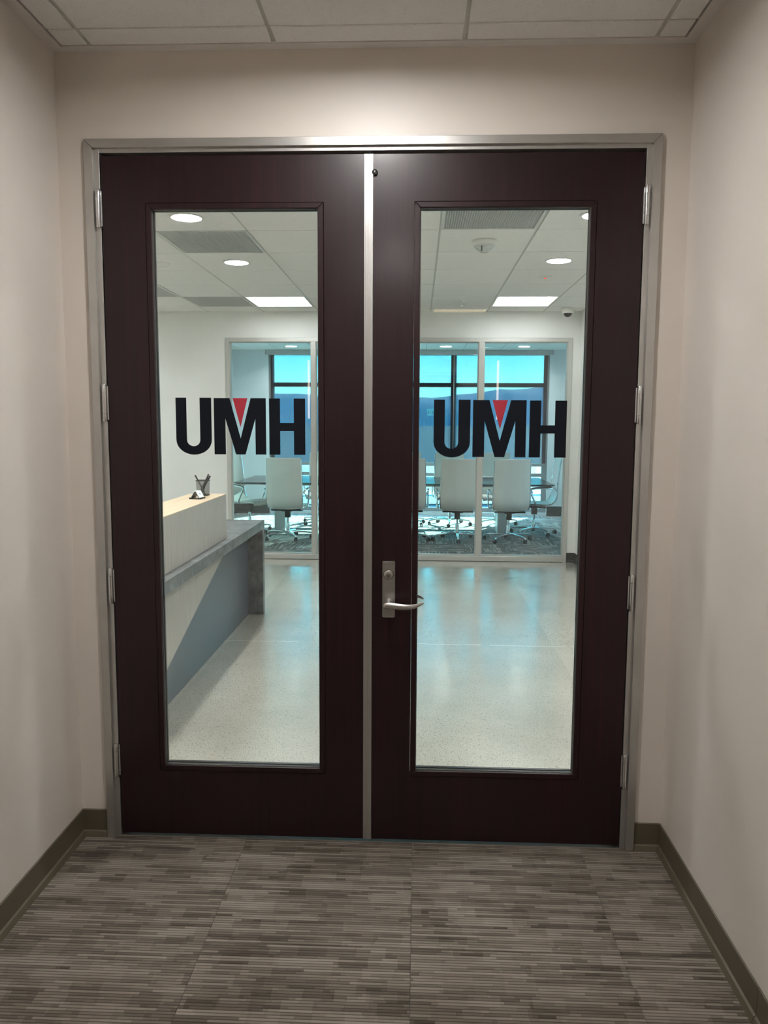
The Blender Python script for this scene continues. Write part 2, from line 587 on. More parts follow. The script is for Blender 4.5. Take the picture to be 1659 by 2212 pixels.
T = 0.12
struct(B(-HX-T, -HX, HY, 0.0, -0.1, HZ+.2).build('wall_left', 'hall_paint'), 'beige painted corridor wall on the left', 'wall')
struct(B(HX, HX+T, HY, 0.0, -0.1, HZ+.2).build('wall_right', 'hall_paint'), 'beige painted corridor wall on the right', 'wall')
struct(B(-HX-T, HX+T, HY-T, HY, -0.1, HZ+.2).build('wall_rear', 'hall_paint'), 'beige wall closing the corridor behind the viewer', 'wall')
OX, OZ = 0.958, 2.472
mb = MB().box(-5.2, -OX, 0, .15, -0.1, HZ+.2).box(OX, 2.1, 0, .15, -0.1, HZ+.2).box(-OX, OX, 0, .15, OZ, HZ+.2)
struct(mb.build('wall_front', 'hall_paint'), 'beige wall around the double doors', 'wall')
# reception side skin of that wall
mb = MB().box(-5.2, -OX, .1501, .156, 0, 2.80).box(OX, 2.05, .1501, .156, 0, 2.80).box(-OX, OX, .1501, .156, OZ, 2.80)
struct(mb.build('wall_entry', 'reception_paint'), 'white reception side of the doorway wall', 'wall')

# coved vinyl base
def base_profile(flip):
    return [(0, 0), (flip*.016, 0), (flip*.010, .018), (flip*.004, .022), (flip*.004, .099), (0, .102)]
def baseboard_y(name, x, y0, y1, flip, mat, label, h=1.0):
    p = [(x+a, z*h) for a, z in base_profile(flip)]
    return struct(MB().prism(p, 'y', y0, y1).build(name, mat), label, 'baseboard')
def baseboard_x(name, y, x0, x1, flip, mat, label, h=1.0):
    p = [(y+a, z*h) for a, z in base_profile(flip)]
    return struct(MB().prism(p, 'x', x0, x1).build(name, mat), label, 'baseboard')
baseboard_y('baseboard_left', -HX, HY, 0, 1, 'hall_base', 'olive brown vinyl baseboard along the left corridor wall')
bb = baseboard_y('baseboard_right', HX, -.84, 0, -1, 'hall_base', 'olive brown vinyl baseboard along the right corridor wall up to its seam')
baseboard_y('baseboard_right', HX, HY, -.842, -1, 'hall_base', 'olive brown vinyl baseboard of the right wall nearer than its seam')
baseboard_x('baseboard_front', 0, -HX+.004, -.966, -1, 'hall_base', 'short piece of olive baseboard left of the door frame')
baseboard_x('baseboard_front', 0, .966, HX-.004, -1, 'hall_base', 'short piece of olive baseboard right of the door frame')

# corridor ceiling: border, grid, tiles
ce = struct(B(-HX-.12, HX+.12, HY-.1, .02, HZ+.075, HZ+.2).build('ceiling', 'slab_grey'), 'suspended corridor ceiling of square mineral tiles in a metal grid', 'ceiling')
gb = .042
mb = MB().box(-HX, HX, -gb, 0, HZ, HZ+.03).box(-HX, -HX+gb, HY, -gb, HZ, HZ+.03).box(HX-gb, HX, HY, -gb, HZ, HZ+.03).box(-HX+gb, HX-gb, HY, HY+gb, HZ, HZ+.03)
mb.build('border', 'gyp_border', ce)
vx = [-HX+gb, -.918, -.309, .311, .922, HX-gb]
vy = [-gb, -.153]
while vy[-1]-1.22 > HY+gb:
    vy.append(vy[-1]-1.22)
vy.append(HY+gb)
cut_tiles = set()
bar_g = 0.0075
for x in vx[1:-1]:
    B(x-.012, x+.012, HY+gb, -gb, HZ+.007, HZ+.028).build('grid_bar', 'grid_metal', ce)
for y in vy[1:-1]:
    B(-HX+gb, HX-gb, y-.012, y+.012, HZ+.0075, HZ+.0275).build('grid_bar', 'grid_metal', ce)
HALL_LIGHTS = [(.0, -.763), (.0, -3.203)]
def ring_panel(mbb, x0, x1, y0, y1, z0, z1, c, r, n=28):
    """rectangular tile with a round hole at c"""
    import itertools
    angs = [2*PI*i/n for i in range(n)]
    ins = [(c[0]+r*math.cos(a), c[1]+r*math.sin(a)) for a in angs]
    out = []
    for a in angs:
        dx, dy = math.cos(a), math.sin(a)
        t = min(((x1-c[0])/dx if dx > 1e-9 else (x0-c[0])/dx if dx < -1e-9 else 1e9),
                ((y1-c[1])/dy if dy > 1e-9 else (y0-c[1])/dy if dy < -1e-9 else 1e9))
        out.append([c[0]+dx*t, c[1]+dy*t])
    for cx_, cy_ in ((x0, y0), (x1, y0), (x1, y1), (x0, y1)):
        k = min(range(n), key=lambda i: (out[i][0]-cx_)**2+(out[i][1]-cy_)**2)
        out[k] = [cx_, cy_]
    vs = [(p[0], p[1], z0) for p in ins] + [(p[0], p[1], z0) for p in out] + [(p[0], p[1], z1) for p in ins] + [(p[0], p[1], z1) for p in out]
    fs = []
    for i in range(n):
        k = (i+1) % n
        fs += [(i, k, n+k, n+i), (2*n+i, 3*n+i, 3*n+k, 2*n+k), (i, 2*n+i, 2*n+k, k), (n+i, n+k, 3*n+k, 3*n+i)]
    mbb.add(vs, fs)
def ceil_tile(par, x0, x1, y0, y1, z, hole=None, g=0.006, gy=0.004):
    if x1-x0 < .03 or y1-y0 < .03:
        return
    w, d = (x1-x0)/2-g, (y1-y0)/2-gy
    cx_, cy_ = (x0+x1)/2, (y0+y1)/2
    if hole:
        mbb = MB()
        ring_panel(mbb, -w, w, -d, d, 0, .02, (hole[0]-cx_, hole[1]-cy_), hole[2])
        me = mbb.mesh('ceiling_tile', 'ceiling_tile')
    else:
        k = ('c', round(w, 3), round(d, 3))
        if k not in edge_cache:
            edge_cache[k] = B(-w, w, -d, d, 0, .02).mesh('ceiling_tile', 'ceiling_tile', 0.0025)
        me = edge_cache[k]
    link('ceiling_tile', me, par, (cx_, cy_, z))
for i in range(len(vx)-1):
    for j in range(len(vy)-1):
        y1, y0 = vy[j], vy[j+1]
        if vx[i] < .49 < vx[i+1] and y0 < -6.25 < y1:
            ceil_tile(ce, vx[i], vx[i+1], y0, -6.553, HZ)
            ceil_tile(ce, vx[i], vx[i+1], -5.947, y1, HZ)
            continue                       # the warm troffer hangs here
        hole = None
        for (lx, ly) in HALL_LIGHTS:
            if vx[i] < lx < vx[i+1] and y0 < ly < y1:
                hole = (lx, ly, .095)
        ceil_tile(ce, vx[i], vx[i+1], y0, y1, HZ, hole, 0.007, 0.006)

def downlight(x, y, z, lamp, label, group, depth=.055, r=.09):
    t = empty('downlight', (x, y, z))
    tag(t, label, 'downlight', group)
    MB().lathe([(r, .0), (r+.016, -.001), (r+.018, -.004), (r+.012, -.006), (r-.002, -.004), (r-.004, .002)], n=36, caps=False).build('trim_ring', 'plastic_white', t, smooth=True)
    MB().lathe([(r-.002, -.003), (r-.006, depth*.5), (r-.012, depth), (0, depth+.002)], n=36, caps=False).build('reflector', 'plastic_white', t, smooth=True)
    MB().lathe([(0, depth-.004), (r-.02, depth-.004), (r-.02, depth-.001), (0, depth-.001)], n=32, caps=False).build('lamp', lamp, t, smooth=False)
    return t
downlight(0, -.763, HZ, 'hall_lamp', 'recessed corridor downlight just in front of the double doors', 'corridor downlights', .011)
downlight(0, -3.203, HZ, 'hall_lamp', 'recessed corridor downlight behind the viewer', 'corridor downlights', .011)

def troffer(x0, x1, y0, y1, z, lamp, label, group, depth=.05):
    cx_, cy_ = (x0+x1)/2, (y0+y1)/2
    w, d = (x1-x0)/2-.008, (y1-y0)/2-.008
    t = empty('troffer_light', (cx_, cy_, z))
    tag(t, label, 'ceiling light', group)
    f = .014
    mb = MB().box(-w, w, -d, -d+f, -.002, depth).box(-w, w, d-f, d, -.002, depth).box(-w, -w+f, -d+f, d-f, -.002, depth).box(w-f, w, -d+f, d-f, -.002, depth)
    mb.build('housing', 'plastic_white', t)
    B(-w, w, -d, d, depth, depth+.012).build('back_plate', 'plastic_white', t)
    B(-w+f, w-f, -d+f, d-f, depth-.004, depth-.0005).build('diffuser', lamp, t)
    return t
troffer(.311, .922, -6.55, -5.95, HZ, 'warm_troffer_lamp', 'warm square ceiling light far behind the viewer, reflected in the right pane', 'reflected hall lights', .008)
for sgn, nm in ((-1, 'left'), (1, 'right')):
    t = empty('streak_light', (sgn*(HX-.02), -6.05, 1.9))  # added out of view, only to put bright vertical streaks in the door glass
    tag(t, 'added slim vertical glow tube behind the viewer, for the streak in the %s door pane' % nm, 'added light', 'reflected hall lights')
    B(-.02 if sgn < 0 else .012, -.012 if sgn < 0 else .02, -.03, .03, -.34, .34).build('back_plate', 'satin_steel', t)
    MB().lathe([(0, -.32), (.011, -.32), (.011, .32), (0, .32)], n=14, caps=False).build('tube', 'streak_glow', t, smooth=True)

# ------------------------------------------------------------------ door frame
DX, DZ = .9175, 2.437     # rabbet opening
ft = struct(empty('trim_1'), 'brushed aluminium door frame with snap-on casing around the double doors', 'door frame')
CX, CI, CZ, CZI = .965, .937, 2.479, 2.451
cy0, cy1 = -.013, 0.0
MB().prism([(-CX, -.0), (-CI, -.0), (-CI, CZI), (-CX, CZ)], 'y', cy0, cy1).build('casing', 'aluminium', ft, .0012)
MB().prism([(CI, -.0), (CX, -.0), (CX, CZ), (CI, CZI)], 'y', cy0, cy1).build('casing', 'aluminium', ft, .0012)
MB().prism([(-CX+.0006, CZ), (-CI+.0006, CZI), (CI-.0006, CZI), (CX-.0006, CZ)], 'y', cy0, cy1).build('casing', 'aluminium', ft, .0012)
# return lips of the casing
for s_ in (-1, 1):
    a, b_ = sorted((s_*(CI-.001), s_*(CI+.003)))
    B(a, b_, -.015, -.0128, 0, CZI).build('casing_lip', 'aluminium', ft)
# jambs with door stop
for s_ in (-1, 1):
    poly = [(s_*.958, -.0005), (s_*DX, -.0005), (s_*DX, .052), (s_*(DX-.016), .052), (s_*(DX-.016), .15), (s_*.958, .15)]
    MB().prism(poly, 'z', 0, 2.472).build('jamb', 'aluminium', ft, .001)
poly = [(-.0005, 2.4719), (-.0005, DZ), (.052, DZ), (.052, DZ-.016), (.15, DZ-.016), (.15, 2.4719)]
MB().prism(poly, 'x', -DX, DX).build('head', 'aluminium', ft, .001)
B(-DX, DX, .0, .14, 0.0, .004).build('threshold', 'satin_steel', ft)

# ------------------------------------------------------------------ doors
DT0, DT1 = .002, .046     # door thickness in y
DTOP, DBOT = 2.427, .012
def U_poly(x0, x1, xi0, xi1, zt, zb, zs, zib):
    out = [(x0, zt), (x0, zs)]
    cx_, rx, rz = (x0+x1)/2, (x1-x0)/2, zs-zb
    for i in range(1, 16):
        a = PI + PI*i/16
        out.append((cx_+rx*math.cos(a), zs+rz*math.sin(a)))
    out += [(x1, zs), (x1, zt), (xi1, zt), (xi1, zs)]
    rx2, rz2 = (xi1-xi0)/2, zs-zib
    for i in range(1, 12):
        a = -PI*i/12
        out.append(((xi0+xi1)/2+rx2*math.cos(a), zs+rz2*math.sin(a)))
    out += [(xi0, zs), (xi0, zt)]
    return out
def logo(pane, dx, dz, y):
    sh = lambda P: [(p[0]+dx, p[1]+dz) for p in P]
    yy = (y-.0006, y)
    MB().prism(sh(U_poly(-.6805, -.5540, -.6425, -.5950, 1.6175, 1.4175, 1.470, 1.4475)), 'y', *yy).build('logo_letter_u', 'vinyl_black', pane)
    Mp = [(-.545, 1.6165), (-.489, 1.6165), (-.4512, 1.476), (-.4145, 1.6165), (-.361, 1.6165), (-.361, 1.4195), (-.3985, 1.4195), (-.3985, 1.545),
          (-.4345, 1.4195), (-.468, 1.4195), (-.5045, 1.545), (-.5045, 1.4195), (-.545, 1.4195)]
    MB().prism(sh(Mp), 'y', *yy).build('logo_letter_m', 'vinyl_black', pane)
    MB().prism(sh([(-.478, 1.6165), (-.4255, 1.6165), (-.4512, 1.5155)]), 'y', *yy).build('logo_wedge', 'vinyl_red', pane)
    Hp = [(-.3495, 1.6155), (-.311, 1.6155), (-.311, 1.5305), (-.2625, 1.5305), (-.2625, 1.6155), (-.2225, 1.6155), (-.2225, 1.4195), (-.2625, 1.4195),
          (-.2625, 1.5025), (-.311, 1.5025), (-.311, 1.4195), (-.3495, 1.4195)]
    MB().prism(sh(Hp), 'y', *yy).build('logo_letter_h', 'vinyl_black', pane)

def make_door(name, x0, x1, hx0, hx1, label, hinge_side, logo_dx, logo_dz):
    d = struct(empty(name), label, 'door')
    hz0, hz1 = .258, 2.272
    # leaf with the vision-panel cut out
    mb = MB()
    o_ = [(x0, DBOT), (x1, DBOT), (x1, DTOP), (x0, DTOP)]
    i_ = [(hx0, hz0), (hx1, hz0), (hx1, hz1), (hx0, hz1)]
    vs = [(p[0], DT0, p[1]) for p in o_+i_] + [(p[0], DT1, p[1]) for p in o_+i_]
    fs = []
    for k in range(4):
        q = (k+1) % 4
        fs += [(k, q, 4+q, 4+k), (8+k, 12+k, 12+q, 8+q), (k, 8+k, 8+q, q), (4+k, 4+q, 12+q, 12+k)]
    mb.add(vs, fs)
    mb.build('leaf', 'door_wood', d, .0012)
    # mitred glazing beads, front and back
    bw = .0195
    gx0, gx1, gz0, gz1 = hx0+bw, hx1-bw, hz0+bw, hz1-bw
    g = .0008
    for (ya, yb) in ((-.001, .016), (.031, .049)):
        MB().prism([(hx0+g, hz0+g), (gx0, gz0), (gx0, gz1), (hx0+g, hz1-g)], 'y', ya, yb).build('glazing_bead', 'door_wood', d, .0015)
        MB().prism([(hx1-g, hz0+g), (hx1-g, hz1-g), (gx1, gz1), (gx1, gz0)], 'y', ya, yb).build('glazing_bead', 'door_wood', d, .0015)
        MB().prism([(hx0+2*g, hz0+g), (hx1-2*g, hz0+g), (gx1-g, gz0), (gx0+g, gz0)], 'y', ya, yb).build('glazing_bead', 'door_wood', d, .0015)
        MB().prism([(hx0+2*g, hz1-g), (gx0+g, gz1), (gx1-g, gz1), (hx1-2*g, hz1-g)], 'y', ya, yb).build('glazing_bead', 'door_wood', d, .0015)
    # setting blocks, gasket frame and pane
    def ring(nm, a, b2, ya, yb, mat):
        X0, X1, Z0, Z1 = gx0-a, gx1+a, gz0-a, gz1+a
        x0_, x1_, z0_, z1_ = gx0+b2, gx1-b2, gz0+b2, gz1-b2
        for P in ([(X0, Z0), (x0_, z0_), (x0_, z1_), (X0, Z1)], [(X1, Z0), (X1, Z1), (x1_, z1_), (x1_, z0_)],
                  [(X0, Z0), (X1, Z0), (x1_, z0_), (x0_, z0_)], [(X0, Z1), (x0_, z1_), (x1_, z1_), (X1, Z1)]):
            MB().prism(P, 'y', ya, yb).build(nm, mat, d)
    ring('glazing_strip', .003, .0022, .009, .0125, 'bead_metal')
    ring('gasket', .003, .0030, .0128, .0198, 'gasket')
    ring('gasket', .003, .0030, .0264, .0320, 'gasket')
    pane = B(gx0-.006, gx1+.006, .0202, .0260, gz0-.006, gz1+.006).build('glass_pane', 'clear_glass', d)
    logo(pane, logo_dx, logo_dz, .0200)
    # hinges
    for hz in (2.253, 1.597, .947, .296):
        hx = hinge_side*.9225
        h = MB()
        bz0, bz1 = hz-.061, hz+.061
        h.lathe([(0, bz0-.003), (.0075, bz0-.003), (.0088, bz0), (.0088, bz0+.024), (.0076, bz0+.0245), (.0076, bz0+.0255), (.0088, bz0+.026),
                 (.0088, bz1-.026), (.0076, bz1-.0255), (.0076, bz1-.0245), (.0088, bz1-.024), (.0088, bz1), (.0075, bz1+.003), (0, bz1+.003)], (hx, -.009, 0), n=20, caps=False)
        hb = h.build('hinge', 'bright_steel', d, smooth=True)
        a, b2 = sorted((hinge_side*.9195, hinge_side*.9105))
        B(a, b2, -.006, .03, bz0+.002, bz1-.002).build('hinge_leaf', 'bright_steel', hb, .0008)
    return d
d1 = make_door('door_1', -.9145, -.002, -.764, -.1535, 'left dark mahogany door leaf with a full-height glass pane and aluminium astragal', -1, 0, 0)
d2 = make_door('door_2', .002, .9145, .1540, .7610, 'right dark mahogany door leaf with a full-height glass pane and lever handle', 1, .9075, -.0035)
# meeting astragal with shallow flutes, fixed on the left leaf
ap = []
fx = [-.0155, -.0150, -.0112, -.0104, -.0064, -.0056, -.0016, -.0008, .0034, .0042, .0082, .0090, .0140, .0155]
fy = [-.0020, -.0050, -.0050, -.0038, -.0038, -.0050, -.0050, -.0038, -.0038, -.0050, -.0050, -.0058, -.0058, -.0020]
ap = list(zip(fx, fy)) + [(.0155, .0015), (-.0155, .0015)]
MB().prism(ap, 'z', .014, 2.424).build('astragal', 'aluminium', d1)
MB().lathe([(0, -.010), (.006, -.009), (.0095, -.006), (.0105, -.001), (.0105, .002)], (.0195, 0, 2.366), 'y', 20).build('bolt_button', 'dark_steel', d2, smooth=True)
# lever set
pl = B(.052, .0965, -.0115, .002, .847, 1.049).build('lock_plate', 'satin_steel', d2, .0022, 2)
MB().lathe([(.0150, -.0120), (.0182, -.0120), (.0182, -.011)], (.0735, 0, 1.0015), 'y', 32).build('cylinder_groove', 'dark_steel', pl, smooth=True)
MB().lathe([(0, -.0142), (.0145, -.0142), (.0160, -.0134), (.0163, -.0118)], (.0735, 0, 1.0015), 'y', 32).build('lock_cylinder', 'satin_steel', pl, smooth=True)
MB().lathe([(.0070, -.0146), (.0082, -.0146), (.0082, -.0141)], (.0735, 0, .998), 'y', 24).build('plug_groove', 'dark_steel', pl, smooth=True)
MB().lathe([(0, -.0158), (.0066, -.0158), (.0072, -.0150), (.0072, -.014)], (.0735, 0, .998), 'y', 24).build('key_plug', 'bright_steel', pl, smooth=True)
B(.0722, .0748, -.0162, -.0156, .9925, 1.001).build('keyhole', 'slot_dark', pl)
MB().lathe([(.0140, -.011), (.0125, -.018), (.0092, -.026), (.0085, -.062)], (.0765, 0, .9025), 'y', 24, True).build('lever_shank', 'satin_steel', pl, smooth=True)
def lever_mesh(yo, sg):
    P, Rr = [], []
    pts = [(.058, 0, .9015, .004), (.0605, 0, .9015, .0088), (.066, 0, .902, .0108), (.078, 0, .9022, .0118), (.094, -.001, .9012, .0114), (.112, -.003, .8998, .0108),
           (.130, -.004, .8988, .0100), (.148, -.003, .8990, .0091), (.164, .001, .9005, .0080), (.178, .006, .9033, .0068), (.189, .011, .9066, .0055), (.196, .015, .9092, .0040), (.199, .0165, .9105, .002)]
    mb = MB()
    n = 14
    vs, fs = [], []
    for (x, y, z, r) in pts:
        for k in range(n):
            t = 2*PI*k/n
            vs.append((x, yo+sg*(y + .55*r*math.sin(t)), z + r*math.cos(t)))
    for i in range(len(pts)-1):
        for k in range(n):
            q = (k+1) % n
            fs.append((i*n+k, i*n+q, (i+1)*n+q, (i+1)*n+k))
    fs += [tuple(range(n)), tuple(range((len(pts)-1)*n, len(pts)*n))]
    return mb.add(vs, fs)
lever_mesh(-.066, 1).build('lever', 'satin_steel', pl, smooth=True)
def flip_z(mb, c):
    mb.v = [(x, y, c-z) for x, y, z in mb.v]
    return mb
pb = B(.052, .0965, .046, .058, .847, 1.049).build('inner_lock_plate', 'satin_steel', d2, .0022, 2)
MB().lathe([(.0125, .058), (.009, .070), (.0085, .108)], (.0765, 0, .9015), 'y', 20, True).build('inner_lever_shank', 'satin_steel', pb, smooth=True)
flip_z(lever_mesh(.112, -1), 1.804).build('inner_lever', 'satin_steel', pb, smooth=True)

# ------------------------------------------------------------------ reception shell
RX0, RX1, RY0, RY1, RZ = -5.0, 1.93, .156, 6.07, 2.74
struct(B(RX0-.1, 2.3, .02, RY1+.06, -.12, 0.0).build('floor', 'concrete_floor'), 'polished speckled concrete floor of the reception', 'floor')
struct(B(RX1, RX1+.12, .15, RY1, 0, 2.95).build('wall_right', 'reception_paint'), 'white reception wall on the right', 'wall')
struct(B(RX0-.12, RX0, .15, RY1+.12, 0, 2.95).build('wall_left', 'reception_paint'), 'white reception wall far left behind the desk', 'wall')
PX0, PX1, PZ = -1.958, 1.834, 2.459
mb = MB().box(RX0, PX0, RY1, RY1+.12, 0, 2.95).box(PX1, RX1+.9, RY1, RY1+.12, 0, 2.95).box(PX0, PX1, RY1, RY1+.12, PZ, 2.95)
struct(mb.build('wall_far', 'reception_paint'), 'white reception wall around the glazed partition', 'wall')
baseboard_y('baseboard_right', RX1, .16, RY1-.005, -1, 'dark_base', 'charcoal baseboard along the right reception wall', 1.05)
baseboard_x('baseboard_far', RY1, PX1+.001, RX1-.005, -1, 'dark_base', 'short charcoal baseboard right of the glazed partition', 1.05)
baseboard_x('baseboard_far', RY1, RX0, PX0-.001, -1, 'dark_base', 'charcoal baseboard left of the glazed partition, behind the desk', 1.05)

# reception ceiling
rc = struct(B(RX0-.1, RX1+.1, .15, RY1+.05, RZ+.075, RZ+.2).build('ceiling', 'slab_grey'), 'suspended reception ceiling of square white tiles', 'ceiling')
gx = [RX0] + [.297+.6085*k for k in range(-8, 3)] + [RX1]
gy = [RY0] + [.44+.657*k for k in range(0, 9)] + [RY1]
gy[1:-1] = [.42, 1.077, 1.735, 2.395, 3.055, 3.70, 4.367, 5.035, 5.69]
for x in gx[1:-1]:
    B(x-.012, x+.012, RY0, RY1, RZ+.006, RZ+.03).build('grid_bar', 'grid_metal', rc)
for y in gy[1:-1]:
    B(RX0, RX1, y-.012, y+.012, RZ+.0065, RZ+.0295).build('grid_bar', 'grid_metal', rc)
mb = MB().box(RX0, RX1, RY0, RY0+.02, RZ-.001, RZ+.03).box(RX0, RX1, RY1-.02, RY1, RZ-.001, RZ+.03).box(RX1-.02, RX1, RY0, RY1, RZ-.001, RZ+.03)
mb.build('wall_angle', 'grid_metal', rc)
REC_LIGHTS = [(-1.214, 2.065), (-1.216, 3.39), (1.205, 2.065), (1.207, 3.365), (-1.214, .75), (1.205, .75), (0.0, .75), (-3.05, 2.065), (-3.05, 3.39), (-3.05, 4.7)]
gi = lambda seq, v: max(i for i in range(len(seq)-1) if seq[i] <= v)
skip = {}
for (x0, y0) in ((-1.2, 5.3), (1.2, 5.3), (-3.65, 5.3)):
    skip[(gi(gx, x0), gi(gy, y0))] = 'T'
for (x0, y0) in ((-1.2, 2.7), (-1.8, 5.3), (.6, 2.0), (-2.4, 4.7)):
    skip[(gi(gx, x0), gi(gy, y0))] = 'G'
for i in range(len(gx)-1):
    for j in range(len(gy)-1):
        if (i, j) in skip:
            continue
        hole = None
        for (lx, ly) in REC_LIGHTS:
            if gx[i] < lx < gx[i+1] and gy[j] < ly < gy[j+1]:
                hole = (lx, ly, .095)
        ceil_tile(rc, gx[i], gx[i+1], gy[j], gy[j+1], RZ, hole, .006, .005)
rl = ['lit recessed downlight nearest the top left corner of the left pane', 'lit recessed downlight in the middle of the left pane, second one back',
      'lit recessed downlight cut by the top right corner of the right pane', 'lit recessed downlight in the right pane, above the ceiling sensor',
      'reception downlight out of sight above the left door leaf', 'reception downlight out of sight above the right door leaf', 'reception downlight out of sight above the astragal',
      'reception downlight out of sight left of the desk, nearest the doors', 'reception downlight out of sight left of the desk, in the middle', 'reception downlight out of sight left of the desk, furthest back']
for k, (x, y) in enumerate(REC_LIGHTS):
    downlight(x, y, RZ, 'reception_lamp', rl[k], 'reception downlights', .05)
tl = {(-1): 'bright square ceiling light over the partition seen in the left pane', 1: 'bright square ceiling light over the partition seen in the right pane'}
def cell(x, y):
    i, j = gi(gx, x), gi(gy, y)
    return gx[i], gx[i+1], gy[j], gy[j+1]
troffer(*cell(-1.2, 5.3), RZ, 'troffer_lamp', tl[-1], 'reception ceiling lights')
troffer(*cell(1.2, 5.3), RZ, 'troffer_lamp', tl[1], 'reception ceiling lights')
troffer(*cell(-3.65, 5.3), RZ, 'troffer_lamp', 'square ceiling light far left behind the reception desk', 'reception ceiling lights')
def grille(x, y, label):
    x0, x1, y0, y1 = cell(x, y)
    w, d = (x1-x0)/2-.006, (y1-y0)/2-.006
    t = empty('air_grille', ((x0+x1)/2, (y0+y1)/2, RZ))
    tag(t, label, 'air grille', 'ceiling air grilles')
    f = .018
    MB().box(-w, w, -d, -d+f, -.001, .022).box(-w, w, d-f, d, -.001, .022).box(-w, -w+f, -d+f, d-f, -.001, .022).box(w-f, w, -d+f, d-f, -.001, .022).build('frame', 'grille_white', t)
    core = MB()
    k = 40
    for i in range(1, k):
        a = -w+f+(2*w-2*f)*i/k
        core.box(a-.0012, a+.0012, -d+f, d-f, .001, .012)
        c = -d+f+(2*d-2*f)*i/k
        core.box(-w+f, w-f, c-.0012, c+.0012, .0015, .0115)
    o = core.build('grid_core', 'grille_white', t)
    o['kind'] = 'stuff'
    B(-w, w, -d, d, .03, .034).build('back_plate', 'grille_back', t)
grille(-1.2, 2.7, 'grey square air grille between the two lit downlights of the left pane')
grille(-1.8, 5.3, 'dark square air grille left of the left ceiling light')
grille(.6, 2.0, 'perforated square air grille at the top of the right pane')
grille(-2.4, 4.7, 'grey air grille at the left edge of the left pane, near the far wall')

# ceiling devices
t = empty('strobe_dome', (.602, 2.71, RZ))
tag(t, 'white ceiling alarm strobe with a clear pointed dome', 'alarm strobe')
MB().lathe([(0, -.001), (.082, -.001), (.084, -.006), (.080, -.020), (.072, -.032), (.066, -.034), (0, -.030)], n=36, caps=False).build('base', 'plastic_white', t, smooth=True)
MB().lathe([(.072, -.031), (.058, -.048), (.036, -.066), (.018, -.076), (0, -.079)], n=36, caps=False).build('clear_dome', 'dome_clear', t, smooth=True)
MB().box(-.022, -.014, -.006, .006, -.066, -.031).build('flash_tube', 'dark_steel', t)
MB().box(.004, .010, -.016, .016, -.062, -.031).build('reflector', 'plastic_white', t)
t = empty('ceiling_sensor', (1.212, 4.03, RZ))
tag(t, 'flat white ceiling sensor with a small red light', 'sensor')
MB().lathe([(0, 0), (.058, 0), (.058, -.004), (.046, -.009), (0, -.010)], n=30, caps=False).build('disc', 'plastic_white', t, smooth=True)
MB().lathe([(0, -.0095), (.009, -.010), (.008, -.016), (0, -.018)], (-.004, -.012, 0), n=16, caps=False).build('indicator', 'led_red', t, smooth=True)
t = empty('sprinkler', (.594, 5.365, RZ))
tag(t, 'small pendant fire sprinkler in the ceiling of the right pane', 'sprinkler')
MB().lathe([(0, 0), (.036, 0), (.034, -.004), (.012, -.007), (.010, -.018), (0, -.018)], n=24, caps=False).build('escutcheon', 'bright_steel', t, smooth=True)
for s_ in (-1, 1):
    MB().tube([(s_*.009, 0, -.016), (s_*.014, 0, -.026), (s_*.004, 0, -.038)], .0022, 8).build('arm', 'bright_steel', t, smooth=True)
MB().lathe([(0, -.038), (.015, -.039), (.015, -.041), (0, -.042)], n=16, caps=False).build('deflector', 'bright_steel', t)
t = empty('security_camera', (1.725, 5.80, RZ))
tag(t, 'white ceiling dome camera with black lens cover in the far right corner', 'camera')
MB().lathe([(0, 0), (.060, 0), (.064, -.010), (.064, -.040), (.058, -.050), (.048, -.054), (0, -.050)], n=36, caps=False).build('housing', 'plastic_white', t, smooth=True)
MB().lathe([(.045, -.052), (.040, -.072), (.026, -.088), (0, -.096)], n=36, caps=False).build('lens_dome', 'lens_black', t, smooth=True)
MB().lathe([(.047, -.049), (.049, -.054), (.046, -.057), (.044, -.054)], n=36, caps=False).build('dome_ring', 'plastic_white', t, smooth=True)
B(.058, .0648, -.012, .012, -.036, -.018).build('port_cover', 'dark_steel', t)
t = empty('ceiling_speaker', (-1.835, 3.43, RZ))
tag(t, 'round white ceiling speaker cut by the left edge of the left pane', 'speaker')
MB().lathe([(.098, 0), (.098, -.004), (.088, -.006), (.080, -.002)], n=36, caps=False).build('trim_ring', 'plastic_white', t, smooth=True)
MB().lathe([(0, -.010), (.050, -.008), (.081, -.0015)], n=36, caps=False).build('mesh_cover', 'plastic_white', t, smooth=True)

